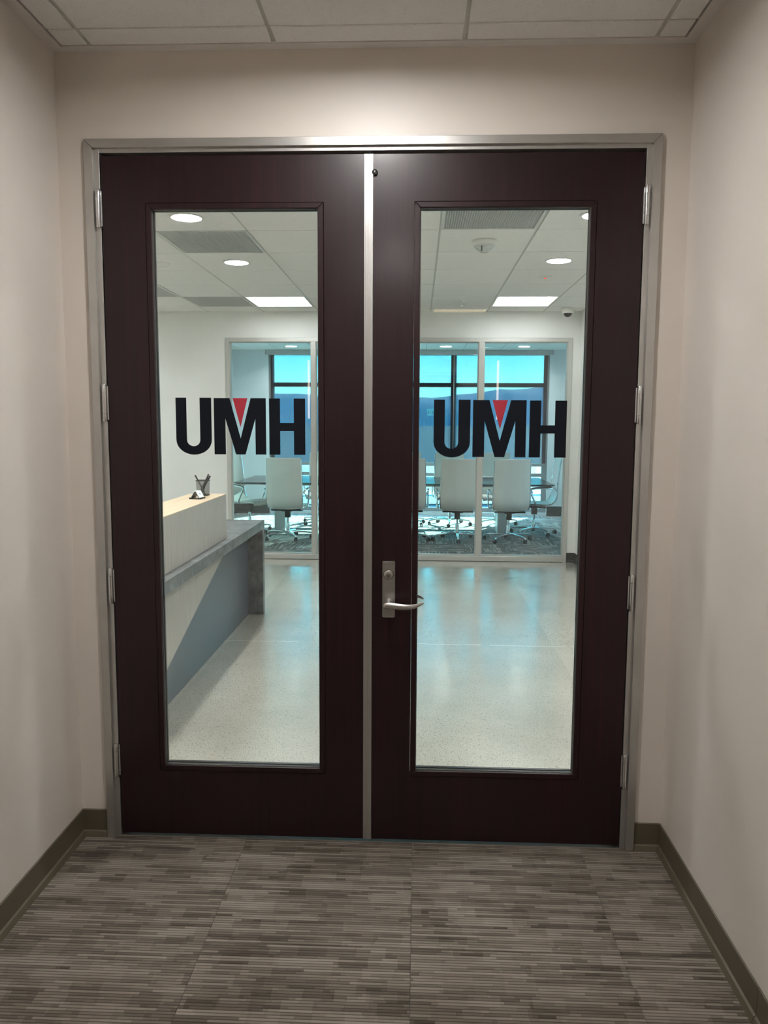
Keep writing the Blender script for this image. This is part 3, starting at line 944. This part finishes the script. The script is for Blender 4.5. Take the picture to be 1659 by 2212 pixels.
# ------------------------------------------------------------------ glazed partition
w1 = struct(empty('window_1'), 'silver framed glass partition in front of the meeting room', 'partition')
fy0, fy1 = RY1-.012, RY1+.10
def pframe(nm, x0, x1, z0, z1):
    B(x0, x1, fy0, fy1, z0, z1).build(nm, 'partition_metal', w1, .002)
fw = .044
pframe('jamb', PX0, PX0+fw, 0, PZ)
pframe('jamb', PX1-fw, PX1, 0, PZ)
pframe('head', PX0+fw, PX1-fw, PZ-fw+.002, PZ)
pframe('sill', PX0+fw, PX1-fw, 0.004, .058)
mull = [(-1.008, -.958), (-.088, -.040), (.827, .885)]
for a, b_ in mull:
    pframe('mullion', a, b_, .058, PZ-fw+.002)
edges = [PX0+fw] + [x for p in mull for x in p] + [PX1-fw]
for k in range(0, len(edges), 2):
    x0, x1 = edges[k], edges[k+1]
    z0, z1 = .058, PZ-fw+.002
    s_ = .009
    # glazing stops
    for (a, b_, c, d_) in ((x0, x0+s_, z0+s_, z1-s_), (x1-s_, x1, z0+s_, z1-s_), (x0, x1, z0, z0+s_+.006), (x0, x1, z1-s_, z1)):
        B(a, b_, RY1+.008, RY1+.030, c, d_).build('glazing_stop', 'partition_metal', w1)
        B(a, b_, RY1+.042, RY1+.064, c, d_).build('glazing_stop', 'partition_metal', w1)
    B(x0+.002, x1-.002, RY1+.031, RY1+.041, z0+.002, z1-.002).build('glass_pane', 'partition_glass', w1)

# ------------------------------------------------------------------ reception desk
dk = empty('reception_desk', (-1.2, 2.0, 0))
tag(dk, 'reception desk with concrete-look counter, pale wood ledge and dark diagonal front', 'reception desk')
def dpart(mb, name, mat, bevel=.0015, seg=1):
    o = mb.build(name, mat, dk, bevel, seg)
    o.matrix_parent_inverse = Matrix.Translation((1.2, -2.0, 0))
    return o
DY0, DY1 = .55, 3.52
dpart(B(-1.95, -1.052, DY0, DY1, .690, .757), 'counter_top', 'concrete_laminate')
dpart(B(-1.95, -1.054, 3.452, DY1-.001, 0, .6898), 'end_panel', 'concrete_laminate')
dpart(B(-1.95, -1.176, DY0+.02, DY0+.06, 0, .6898), 'end_panel', 'concrete_laminate')
# front: pale wood and dark panels split on a diagonal
FX = -1.172
zc = lambda y: .202 + (y-1.374)*.3229
yb, yt = 1.374-.202/.3229, 1.374+(.690-.202)/.3229
dpart(MB().prism([(DY0, 0), (yb, 0), (yt, .6899), (DY0, .6899)], 'x', FX-.02, FX), 'wood_panel', 'desk_wood', .0008)
dpart(MB().prism([(yb+.003, 0), (3.4515, 0), (3.4515, .6899), (yt+.003, .6899)], 'x', FX-.022, FX-.002), 'dark_panel', 'desk_dark', .0008)
# raised transaction ledge
dpart(B(-1.128, -1.110, DY0, 2.50, .7572, 1.051), 'ledge_front', 'desk_wood', .0008)
dpart(B(-1.352, -1.334, DY0, 2.50, .7572, 1.051), 'ledge_back', 'desk_wood', .0008)
dpart(B(-1.3339, -1.1281, 2.482, 2.50, .7572, 1.051), 'ledge_end', 'desk_wood', .0008)
dpart(B(-1.352, -1.1095, DY0, 2.5005, 1.0511, 1.056), 'ledge_top', 'ledge_wood', .0008)
LZ = 1.056
cup = empty('pen_cup', (-1.228, 2.36, LZ))
tag(cup, 'black wire mesh pen cup standing on the wooden desk ledge', 'pen cup')
cr0 = .040
def sq_ring(r, n=40, p=4.5):
    out = []
    for i in range(n):
        a = 2*PI*i/n
        c, s_ = math.cos(a), math.sin(a)
        k = (abs(c)**p + abs(s_)**p)**(-1/p)
        out.append((r*k*c, r*k*s_))
    return out
def sq_loft(levels, closed_bottom=False):
    mb = MB()
    vs, fs = [], []
    n = 40
    for r, z in levels:
        vs += [(x, y, z) for x, y in sq_ring(r)]
    for j in range(len(levels)-1):
        for i in range(n):
            k = (i+1) % n
            fs.append((j*n+i, j*n+k, (j+1)*n+k, (j+1)*n+i))
    if closed_bottom:
        fs.append(tuple(range(n)))
    return mb.add(vs, fs)
sq_loft([(.0375, .006), (.0385, .05), (.040, .098)]).build('mesh_body', 'wire_mesh', cup, smooth=True)
sq_loft([(.040, .096), (.0425, .097), (.0425, .1005), (.040, .1015), (.0388, .099), (.040, .096)]).build('rim', 'black_plastic', cup, smooth=True)
sq_loft([(.034, .0), (.0385, .002), (.0385, .008), (.034, .009)], True).build('base', 'black_plastic', cup, smooth=True)
pens = [((.022, -.024, .012), (-.045, -.020, .135), .0048, 'pen_grey', 'grey pen leaning left out of the mesh cup'),
        ((-.024, -.004, .012), (.036, .004, .132), .0050, 'pen_grey', 'grey pen leaning right, front of the bunch in the mesh cup'),
        ((-.018, .012, .012), (.044, .019, .128), .0048, 'pen_grey', 'grey pen leaning furthest right in the mesh cup'),
        ((-.010, .026, .012), (.030, .031, .138), .0046, 'pen_grey', 'tallest grey pen at the back of the mesh cup')]
for (a, b_, r, mt, lb) in pens:
    a, b_ = Vector(a), Vector(b_)
    p = empty('pen', (-1.228+a.x, 2.36+a.y, LZ+a.z))
    tag(p, lb, 'pen', 'pens in the mesh cup')
    d_ = b_-a
    MB().tube([d_*0.0, d_*.08, d_*.70], [r*.3, r, r], 10).build('barrel', mt, p, smooth=True)
    MB().tube([d_*.70, d_*.98, d_], [r*1.12, r*1.12, r*.8], 10).build('cap', 'black_plastic', p, smooth=True)
ch = empty('card_holder', (-1.205, 2.14, LZ), math.radians(-8))
tag(ch, 'small black stand holding white business cards on the desk ledge', 'card holder')
hw_ = .043
def slope(mbb, side, y0, y1, off, t, s0, s1):
    # leaning sheet on one side of a tent profile (x,z): base at x=side*.032, apex at x=0,z=.05
    bx, bz, ax, az = side*.030, .006, side*.004, .052
    d = Vector((ax-bx, az-bz)); L = d.length; d.normalize()
    nn = Vector((d.y, -d.x))*side
    p = [Vector((bx, bz))+d*(L*s0)+nn*off, Vector((bx, bz))+d*(L*s1)+nn*off, Vector((bx, bz))+d*(L*s1)+nn*(off+t), Vector((bx, bz))+d*(L*s0)+nn*(off+t)]
    return mbb.prism([(q.x, q.y) for q in p], 'y', y0, y1)
for side in (-1, 1):
    slope(MB(), side, -hw_, hw_, 0, .0025, 0, 1).build('easel', 'black_plastic', ch)
    slope(MB(), side, -hw_+.002, hw_-.002, .003, .006, .05, 1.08).build('card_stack', 'card_white', ch)
    MB().prism([(side*.030, .0), (side*.044, .0), (side*.046, .011), (side*.043, .011), (side*.041, .004), (side*.030, .004)], 'y', -hw_, hw_).build('lip', 'black_plastic', ch)
B(-.031, .031, -hw_, hw_, 0, .003).build('foot', 'black_plastic', ch)
ch.scale = (.85, .85, .85)
slope(MB(), 1, -.012, .004, .0093, .0003, .45, .72).build('card_print', 'card_print', ch)

# ------------------------------------------------------------------ meeting room shell
MX, MY0, MY1, MZ = 2.92, RY1+.12, 10.6, 2.74
mf = struct(B(-MX-.1, MX+.1, RY1+.0601, MY1+.2, -.12, -.008).build('floor', 'slab_grey'), 'grey quarter-turned carpet tile floor of the meeting room', 'floor')
n_ = 10
yv = [RY1+.06]
while yv[-1] < MY1:
    yv.append(min(MY1, yv[-1]+.61))
xv = [-MX]
while xv[-1] < MX:
    xv.append(min(MX, xv[-1]+.61))
for i in range(len(xv)-1):
    for j in range(len(yv)-1):
        if yv[j+1]-yv[j] < .02 or xv[i+1]-xv[i] < .02:
            continue
        carpet_tile(xv[i], xv[i+1], yv[j], yv[j+1], 'meeting_carpet', mf, PI/2 if (i+j) % 2 else 0)
struct(B(-MX-.12, -MX, RY1+.12, MY1+.2, 0, 2.95).build('wall_left', 'meeting_paint'), 'white left wall of the meeting room', 'wall')
struct(B(MX, MX+.12, RY1+.12, MY1+.2, 0, 2.95).build('wall_right', 'meeting_paint'), 'white right wall of the meeting room', 'wall')
WX, WZ0, WZ1 = 2.335, .05, 2.72
mb = MB().box(-MX, -WX, MY1, MY1+.2, 0, 2.95).box(WX, MX, MY1, MY1+.2, 0, 2.95).box(-WX, WX, MY1, MY1+.2, WZ1, 2.95).box(-WX, WX, MY1, MY1+.2, -.1, WZ0)
struct(mb.build('wall_window', 'meeting_paint'), 'white wall around the meeting room windows', 'wall')
baseboard_x('baseboard_window', MY1, WX+.001, MX, -1, 'dark_base', 'charcoal baseboard right of the meeting room window', 1.6)
baseboard_x('baseboard_window', MY1, -MX, -WX-.001, -1, 'dark_base', 'charcoal baseboard left of the meeting room window', 1.6)
baseboard_y('baseboard_left', -MX, RY1+.13, MY1-.01, 1, 'dark_base', 'charcoal baseboard along the left meeting room wall', 1.6)
baseboard_y('baseboard_right', MX, RY1+.13, MY1-.01, -1, 'dark_base', 'charcoal baseboard along the right meeting room wall', 1.6)
mc = struct(B(-MX-.1, MX+.1, RY1+.0501, MY1+.2, MZ+.075, MZ+.2).build('ceiling', 'slab_grey'), 'suspended white tile ceiling of the meeting room', 'ceiling')
hx = [-MX] + [.293+.6085*k for k in range(-5, 5)] + [MX]
hx = [x for x in hx if -MX <= x <= MX]
hy = [MY0]
while hy[-1]+.66 < MY1-.1:
    hy.append(hy[-1]+.66)
hy.append(MY1)
MEET_LIGHTS = [(-1.85, 9.99), (-.615, 9.99), (.595, 9.99), (1.82, 9.99)]
for x in hx[1:-1]:
    B(x-.012, x+.012, MY0, MY1, MZ+.006, MZ+.03).build('grid_bar', 'grid_metal', mc)
for y in hy[1:-1]:
    B(-MX, MX, y-.012, y+.012, MZ+.0065, MZ+.0295).build('grid_bar', 'grid_metal', mc)
for i in range(len(hx)-1):
    for j in range(len(hy)-1):
        hole = None
        for (lx, ly) in MEET_LIGHTS:
            if hx[i] < lx < hx[i+1] and hy[j] < ly < hy[j+1]:
                hole = (lx, ly, .095)
        ceil_tile(mc, hx[i], hx[i+1], hy[j], hy[j+1], MZ, hole, .0055, .002)
ml = {0: 'meeting room downlight near the window, seen in the left pane', 2: 'meeting room downlight near the window, left of the partition mullion in the right pane',
      3: 'meeting room downlight near the window, rightmost in the right pane', 1: 'meeting room downlight near the window, hidden by the door stiles',
      4: 'meeting room downlight above the left near chair, hidden by the partition head', 5: 'meeting room downlight above the middle near chairs, hidden by the partition head',
      6: 'meeting room downlight above the right near chair, hidden by the partition head'}
for k, (x, y) in enumerate(MEET_LIGHTS):
    downlight(x, y, MZ, 'meeting_lamp', ml[k], 'meeting room downlights', .05)

# windows
w2 = struct(empty('window_2'), 'dark framed meeting room window wall of three bays', 'window')
wy0, wy1 = MY1+.06, MY1+.14
def wbar(nm, x0, x1, z0, z1, ya=wy0, yb_=wy1):
    B(x0, x1, ya, yb_, z0, z1).build(nm, 'window_metal', w2, .002)
wbar('jamb', -WX, -WX+.075, WZ0, WZ1)
wbar('jamb', WX-.075, WX, WZ0, WZ1)
wbar('head', -WX+.075, WX-.075, WZ1-.06, WZ1)
wbar('sill', -WX+.075, WX-.075, WZ0, WZ0+.07)
wm = [-.76, .76]
for x in wm:
    wbar('mullion', x-.032, x+.032, WZ0+.07, WZ1-.06)
bx = [-WX+.075, -.792, -.728, .728, .792, WX-.075]
for k in range(0, 6, 2):
    wbar('transom', bx[k], bx[k+1], 2.138, 2.206)
    wbar('transom', bx[k], bx[k+1], .653, .708)
    for (z0, z1) in ((WZ0+.07, .653), (.708, 2.138), (2.206, WZ1-.06)):
        B(bx[k]-.005, bx[k+1]+.005, MY1+.095, MY1+.105, z0-.004, z1+.004).build('glass_pane', 'tinted_glass', w2)
        # bright inner glazing bead lines
        wbar('glazing_bead', bx[k], bx[k]+.014, z0, z1, MY1+.075, MY1+.094)
        wbar('glazing_bead', bx[k+1]-.014, bx[k+1], z0, z1, MY1+.075, MY1+.094)
va = empty('shade_valance', (0, MY1+.02, 2.70))
tag(va, 'long grey roller shade fascia along the top of the window wall', 'shade fascia')
B(-2.37, 2.37, -.06, .02, -.042, .038).build('fascia', 'fascia_grey', va, .003)
B(-2.376, -2.3702, -.058, .018, -.040, .036).build('end_cap', 'dark_steel', va)
B(2.3702, 2.376, -.058, .018, -.040, .036).build('end_cap', 'dark_steel', va)
sl = ['screen roller shade drawn down over the left window bay', 'screen roller shade drawn down over the middle window bay', 'screen roller shade drawn down over the right window bay']
for k, (x0, x1) in enumerate(((-2.30, -.768), (-.752, .752), (.768, 2.30))):
    t = empty('roller_shade', ((x0+x1)/2, MY1+.035, 2.6575))
    tag(t, sl[k], 'roller shade', 'meeting room roller shades')
    w = (x1-x0)/2
    B(-w, w, -.0005, .0005, -1.78, 0).build('fabric', 'shade_fabric', t)
    B(-w, w, -.009, .009, -1.832, -1.781).build('hem_bar', 'window_metal', t, .002)

# ------------------------------------------------------------------ conference table
tb = empty('conference_table', (-.15, 8.4, 0))
tag(tb, 'long dark brown conference table with thin top behind the glass partition', 'table')
tx0, tx1 = -2.12, 2.12
def leaf(y0, y1, bev0, bev1):
    # knife edge: underside is inset
    zt, zb = .742, .712
    i = .05
    vs = [(tx0, y0, zt), (tx1, y0, zt), (tx1, y1, zt), (tx0, y1, zt), (tx0, y0, zt-.009), (tx1, y0, zt-.009), (tx1, y1, zt-.009), (tx0, y1, zt-.009),
          (tx0+i, y0+(i if bev0 else 0), zb), (tx1-i, y0+(i if bev0 else 0), zb), (tx1-i, y1-(i if bev1 else 0), zb), (tx0+i, y1-(i if bev1 else 0), zb)]
    fs = [(0, 1, 2, 3), (11, 10, 9, 8)]
    for a in range(4):
        b_ = (a+1) % 4
        fs += [(a, 4+a, 4+b_, b_), (4+a, 8+a, 8+b_, 4+b_)]
    return MB().add(vs, fs)
leaf(-.70, -.108, True, False).build('leaf', 'table_wood', tb, .001)
leaf(-.092, .70, False, True).build('leaf', 'table_wood', tb, .001)
B(tx0+.06, tx1-.06, -.1075, -.0925, .712, .728).build('groove', 'black_plastic', tb)
B(-1.7, 1.7, -.06, .02, .655, .711).build('beam', 'table_metal', tb, .003)
for x in (-1.62, 1.52):
    B(x-.075, x+.075, -.06, .24, 0, .654).build('pedestal', 'table_metal', tb, .004)
tr_ = B(-.09, .09, -.09, .09, 0, .016).build('tray', 'table_metal', None, .003)
tr_.location = (1.215, 8.98, .7422)
tag(tr_, 'thin grey tray lying on the conference table before the right far chair', 'tray')
pn = MB().tube([(0, 0, 0), (.02, .01, 0), (.10, .05, 0), (.11, .055, 0)], [.002, .004, .004, .002], 8).build('pen', 'pen_grey', None, smooth=True)
pn.location = (-1.26, 8.1, .7463)
tag(pn, 'loose pen lying on the conference table right of the left chair', 'pen')

# ------------------------------------------------------------------ office chairs
def profile():
    # (y, z, half width) from the front lip of the seat over the bend to the top of the back
    return [(.235, .405, .212), (.245, .432, .222), (.225, .452, .226), (.15, .458, .228), (.05, .452, .229), (-.06, .446, .229), (-.15, .446, .228),
            (-.205, .458, .226), (-.245, .49, .232), (-.265, .54, .236), (-.272, .60, .236), (-.272, .68, .232), (-.276, .78, .229), (-.285, .88, .228), (-.300, .98, .227), (-.316, 1.06, .226), (-.323, 1.092, .222)]
def shell(i0, i1, th):
    P = profile()
    nx = 9
    st = P[i0:i1+1]
    mb = MB()
    top, bot = [], []
    for i, (y, z, w) in enumerate(st):
        k = i+i0
        a, c = P[max(k-1, 0)], P[min(k+1, len(P)-1)]
        d = Vector((c[0]-a[0], c[1]-a[1])).normalized()
        nn = Vector((-d.y, d.x))          # outward normal (under the seat / behind the back)
        if nn.y > 0 and k < 7:
            nn = -nn
        if k >= 7 and nn.x > 0:
            nn = -nn
        for j in range(nx):
            t = -1+2*j/(nx-1)
            dish = .010*(1-t*t)
            e_ = .35+.65*(1-abs(t)**6)
            top.append((t*w, y+nn.x*(dish-.0), z+nn.y*dish))
            bot.append((t*w, y+nn.x*(dish+th*e_), z+nn.y*(dish+th*e_)))
    m_ = len(st)
    vs = top+bot
    o_ = len(top)
    fs = []
    for i in range(m_-1):
        for j in range(nx-1):
            q = (i*nx+j, i*nx+j+1, (i+1)*nx+j+1, (i+1)*nx+j)
            fs += [q, tuple(o_+x for x in q[::-1])]
        fs += [(i*nx, (i+1)*nx, o_+(i+1)*nx, o_+i*nx), (i*nx+nx-1, o_+i*nx+nx-1, o_+(i+1)*nx+nx-1, (i+1)*nx+nx-1)]
    for j in range(nx-1):
        fs += [(j, o_+j, o_+j+1, j+1), ((m_-1)*nx+j, (m_-1)*nx+j+1, o_+(m_-1)*nx+j+1, o_+(m_-1)*nx+j)]
    return mb.add(vs, fs)
def make_chair():
    c = empty('office_chair')
    shell(0, 7, .034).build('seat', 'white_leather', c, .004, 2, True)
    shell(7, 16, .030).build('backrest', 'white_leather', c, .004, 2, True)
    P = profile()
    for s_ in (-1, 1):
        pts = [(s_*(w+.001), y-.004 if k > 7 else y, z-.014 if k < 8 else z) for k, (y, z, w) in enumerate(P) if 1 < k < 16]
        MB().tube(pts, .0075, 8).build('side_rail', 'chrome', c, smooth=True)
        ax = s_*.268
        arm = [(s_*.236, -.262, .630), (ax-s_*.012, -.255, .650), (ax, -.225, .664), (ax, -.10, .668), (ax, .02, .664), (ax, .085, .652), (ax, .105, .640), (ax, .098, .620),
               (ax, .070, .56), (ax, .040, .50), (ax, .022, .455), (ax-s_*.008, .014, .438), (s_*.236, .010, .432)]
        MB().tube(arm, .0105, 10, 1.25).build('armrest', 'chrome', c, smooth=True)
        MB().tube([(ax, -.19, .678), (ax, -.10, .681), (ax, .02, .677), (ax, .07, .668)], .010, 8, .6).build('arm_pad', 'black_plastic', c, smooth=True)
    me_ = MB().box(-.20, .20, -.14, -.085, .384, .403).box(-.07, .07, -.10, .12, .372, .402).box(-.036, .036, -.04, .04, .285, .375).build('mechanism', 'black_plastic', c, .004)
    MB().tube([(.06, .03, .385), (.15, .03, .378), (.20, .02, .372)], .005, 8).build('tilt_lever', 'black_plastic', me_, smooth=True)
    MB().lathe([(.014, .20), (.014, .345)], n=20).build('gas_column', 'chrome', c, smooth=True)
    MB().lathe([(.024, .085), (.0245, .20), (.020, .212), (.014, .213)], n=20).build('column_sleeve', 'chrome', c, smooth=True)
    bs = empty('star_base'); bs.parent = c
    hub = MB().lathe([(.020, .058), (.034, .064), (.036, .098), (.030, .106), (.024, .107)], n=24).build('hub', 'chrome', bs, smooth=True)
    cast = None
    for k in range(5):
        a = 2*PI*k/5
        dx, dy = math.cos(a), math.sin(a)
        pts, rs = [], []
        for t, z, r in ((.02, .090, .017), (.10, .092, .0155), (.20, .088, .0135), (.29, .080, .0115), (.312, .076, .0105), (.320, .068, .010), (.322, .056, .009)):
            pts.append((t*dx, t*dy, z)); rs.append(r)
        MB().tube(pts, rs, 10, .85).build('base_arm', 'chrome', bs, smooth=True)
        w = MB()
        ca = a + 1.1 + k*.7
        ux, uy = math.cos(ca), math.sin(ca)
        cx_, cy_ = .322*dx - uy*.012, .322*dy + ux*.012
        for s_ in (-1, 1):
            n = 16
            vs, fs = [], []
            for (off, rr) in ((.006, .022), (.007, .0265), (.018, .0265), (.021, .021)):
                for q in range(n):
                    th = 2*PI*q/n
                    px = rr*math.cos(th)
                    vs.append((cx_ + s_*off*ux - uy*px, cy_ + s_*off*uy + ux*px, .0268 + rr*math.sin(th)))
            for j in range(3):
                for q in range(n):
                    p_ = (q+1) % n
                    fs.append((j*n+q, j*n+p_, (j+1)*n+p_, (j+1)*n+q))
            fs += [tuple(range(n)), tuple(range(3*n, 4*n))]
            w.add(vs, fs)
        w.box(cx_-.007, cx_+.007, cy_-.007, cy_+.007, .03, .056)
        w.build('caster', 'caster_grey', bs, smooth=True)
    return c
proto = make_chair()
chairs = [
    (-1.545, 7.68, 0, -1.10, 'white office chair with its back to the partition, nearest the reception desk'),
    (.045, 7.68, 0, -.5, 'white near-side office chair cut off by the inner edge of the right pane'),
    (.700, 7.68, 0, -PI/2, 'white near-side office chair just left of the partition mullion in the right pane'),
    (1.372, 7.66, 0, -.942, 'white near-side office chair just right of the partition mullion in the right pane'),
    (-1.28, 9.30, PI, .2, 'white window-side office chair peeking out right of the left near chair'),
    (.0, 9.30, PI, .5, 'white window-side office chair cut off by the inner edge of the right pane'),
    (.665, 9.30, PI, .9, 'white window-side office chair below the letter U of the right pane'),
    (1.365, 9.30, PI, .1, 'white office chair on the window side, behind the rightmost near chair'),
    (1.80, 8.35, PI/2, -1.047, 'white office chair in side view at the right end of the table'),
    (-2.19, 8.30, -PI/2-.45, .628, 'white office chair in side view at the left end of the table'),
]
for k, (x, y, rz, br, lb) in enumerate(chairs):
    o = proto if k == 0 else copy_tree(proto)
    o.location = (x, y, 0)
    o.rotation_euler = (0, 0, rz)
    tag(o, lb, 'office chair', 'white office chairs around the conference table')
    for chd in o.children:
        if chd.name.startswith('star_base'):
            chd.rotation_euler = (0, 0, br-rz)

# ------------------------------------------------------------------ landscape beyond the window
GZ = -14.0
mb = MB()
nx_, ny_ = 40, 30
vs, fs = [], []
for j in range(ny_+1):
    y = 25 + (1500-25)*(j/ny_)**1.6
    for i in range(nx_+1):
        x = (-1+2*i/nx_)*(260+y*.9)
        z = GZ + 12*max(0, (y-500)/1000) + 1.2*math.sin(x*.013+1)*math.cos(y*.011)
        vs.append((x, y, z))
for j in range(ny_):
    for i in range(nx_):
        a = j*(nx_+1)+i
        fs.append((a, a+1, a+nx_+2, a+nx_+1))
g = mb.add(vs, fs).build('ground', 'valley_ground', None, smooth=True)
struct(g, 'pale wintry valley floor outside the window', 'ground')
def ridge(y0, amp, seed, name, label):
    r = random.Random(seed)
    ph = [r.uniform(0, 6.28) for _ in range(8)]
    def prof(x):
        return amp(x) + 2.2*math.sin(x*.021+ph[0]) + 1.2*math.sin(x*.057+ph[1]) + .8*math.sin(x*.13+ph[2])
    mb = MB()
    vs, fs = [], []
    nx, ny = 140, 16
    for j in range(ny+1):
        t = j/ny
        for i in range(nx+1):
            x = -2200+4400*i/nx
            h = prof(x)
            y = y0 + t*500
            z = GZ-6 + (h-GZ+6)*math.sin(min(1, t*1.25)*PI/2)**1.3 if t < .8 else h-(t-.8)*60
            z += 3.0*math.sin(x*.03+t*9+ph[3])*math.sin(t*PI)
            vs.append((x, y, z))
    for j in range(ny):
        for i in range(nx):
            a = j*(nx+1)+i
            fs.append((a, a+1, a+nx+2, a+nx+1))
    o = mb.add(vs, fs).build(name, 'hazy_hill_ground', None, smooth=True)
    tag(o, label, 'hill')
# elevation of the skyline as seen from the corridor: about 2.2 deg at left, dipping at centre, 2.7 deg at right
def sm(x, a, b_):
    t = max(0, min(1, (x-a)/(b_-a)))
    return t*t*(3-2*t)
ridge(1500, lambda x: 68 - 5*sm(x, -330, -180) - 0*x + 22*sm(x, 40, 220), 3, 'hill', 'long haze-tinted wooded ridge on the horizon beyond the window')
def building(x, y, z, w, d, h, label):
    t = empty('building', (x, y, z))
    tag(t, label, 'building')
    B(-w/2, w/2, 0, d, -1, h).build('wall', 'house_white', t)
    B(-w/2-.4, w/2+.4, -.4, d+.4, h, h+.8).build('roof', 'house_white', t)
    k = 3
    for i in range(k):
        xx = -w/2+w*(i+.5)/k
        B(xx-w*.09, xx+w*.09, -.15, .0, h*.25, h*.7).build('window', 'house_glass', t)
building(25, 1640, 18, 13, 10, 13, 'small pale building on the hillside left of the letter U')
building(46, 1645, 17, 15, 10, 14, 'small pale building on the hillside behind the letter U of the right pane')
rd = MB().prism([(-200, 120), (300, 190), (300, 202), (-200, 128)], 'z', GZ+1.8, GZ+2.1).build('road', 'road_grey')
struct(rd, 'pale road crossing the valley outside', 'road')
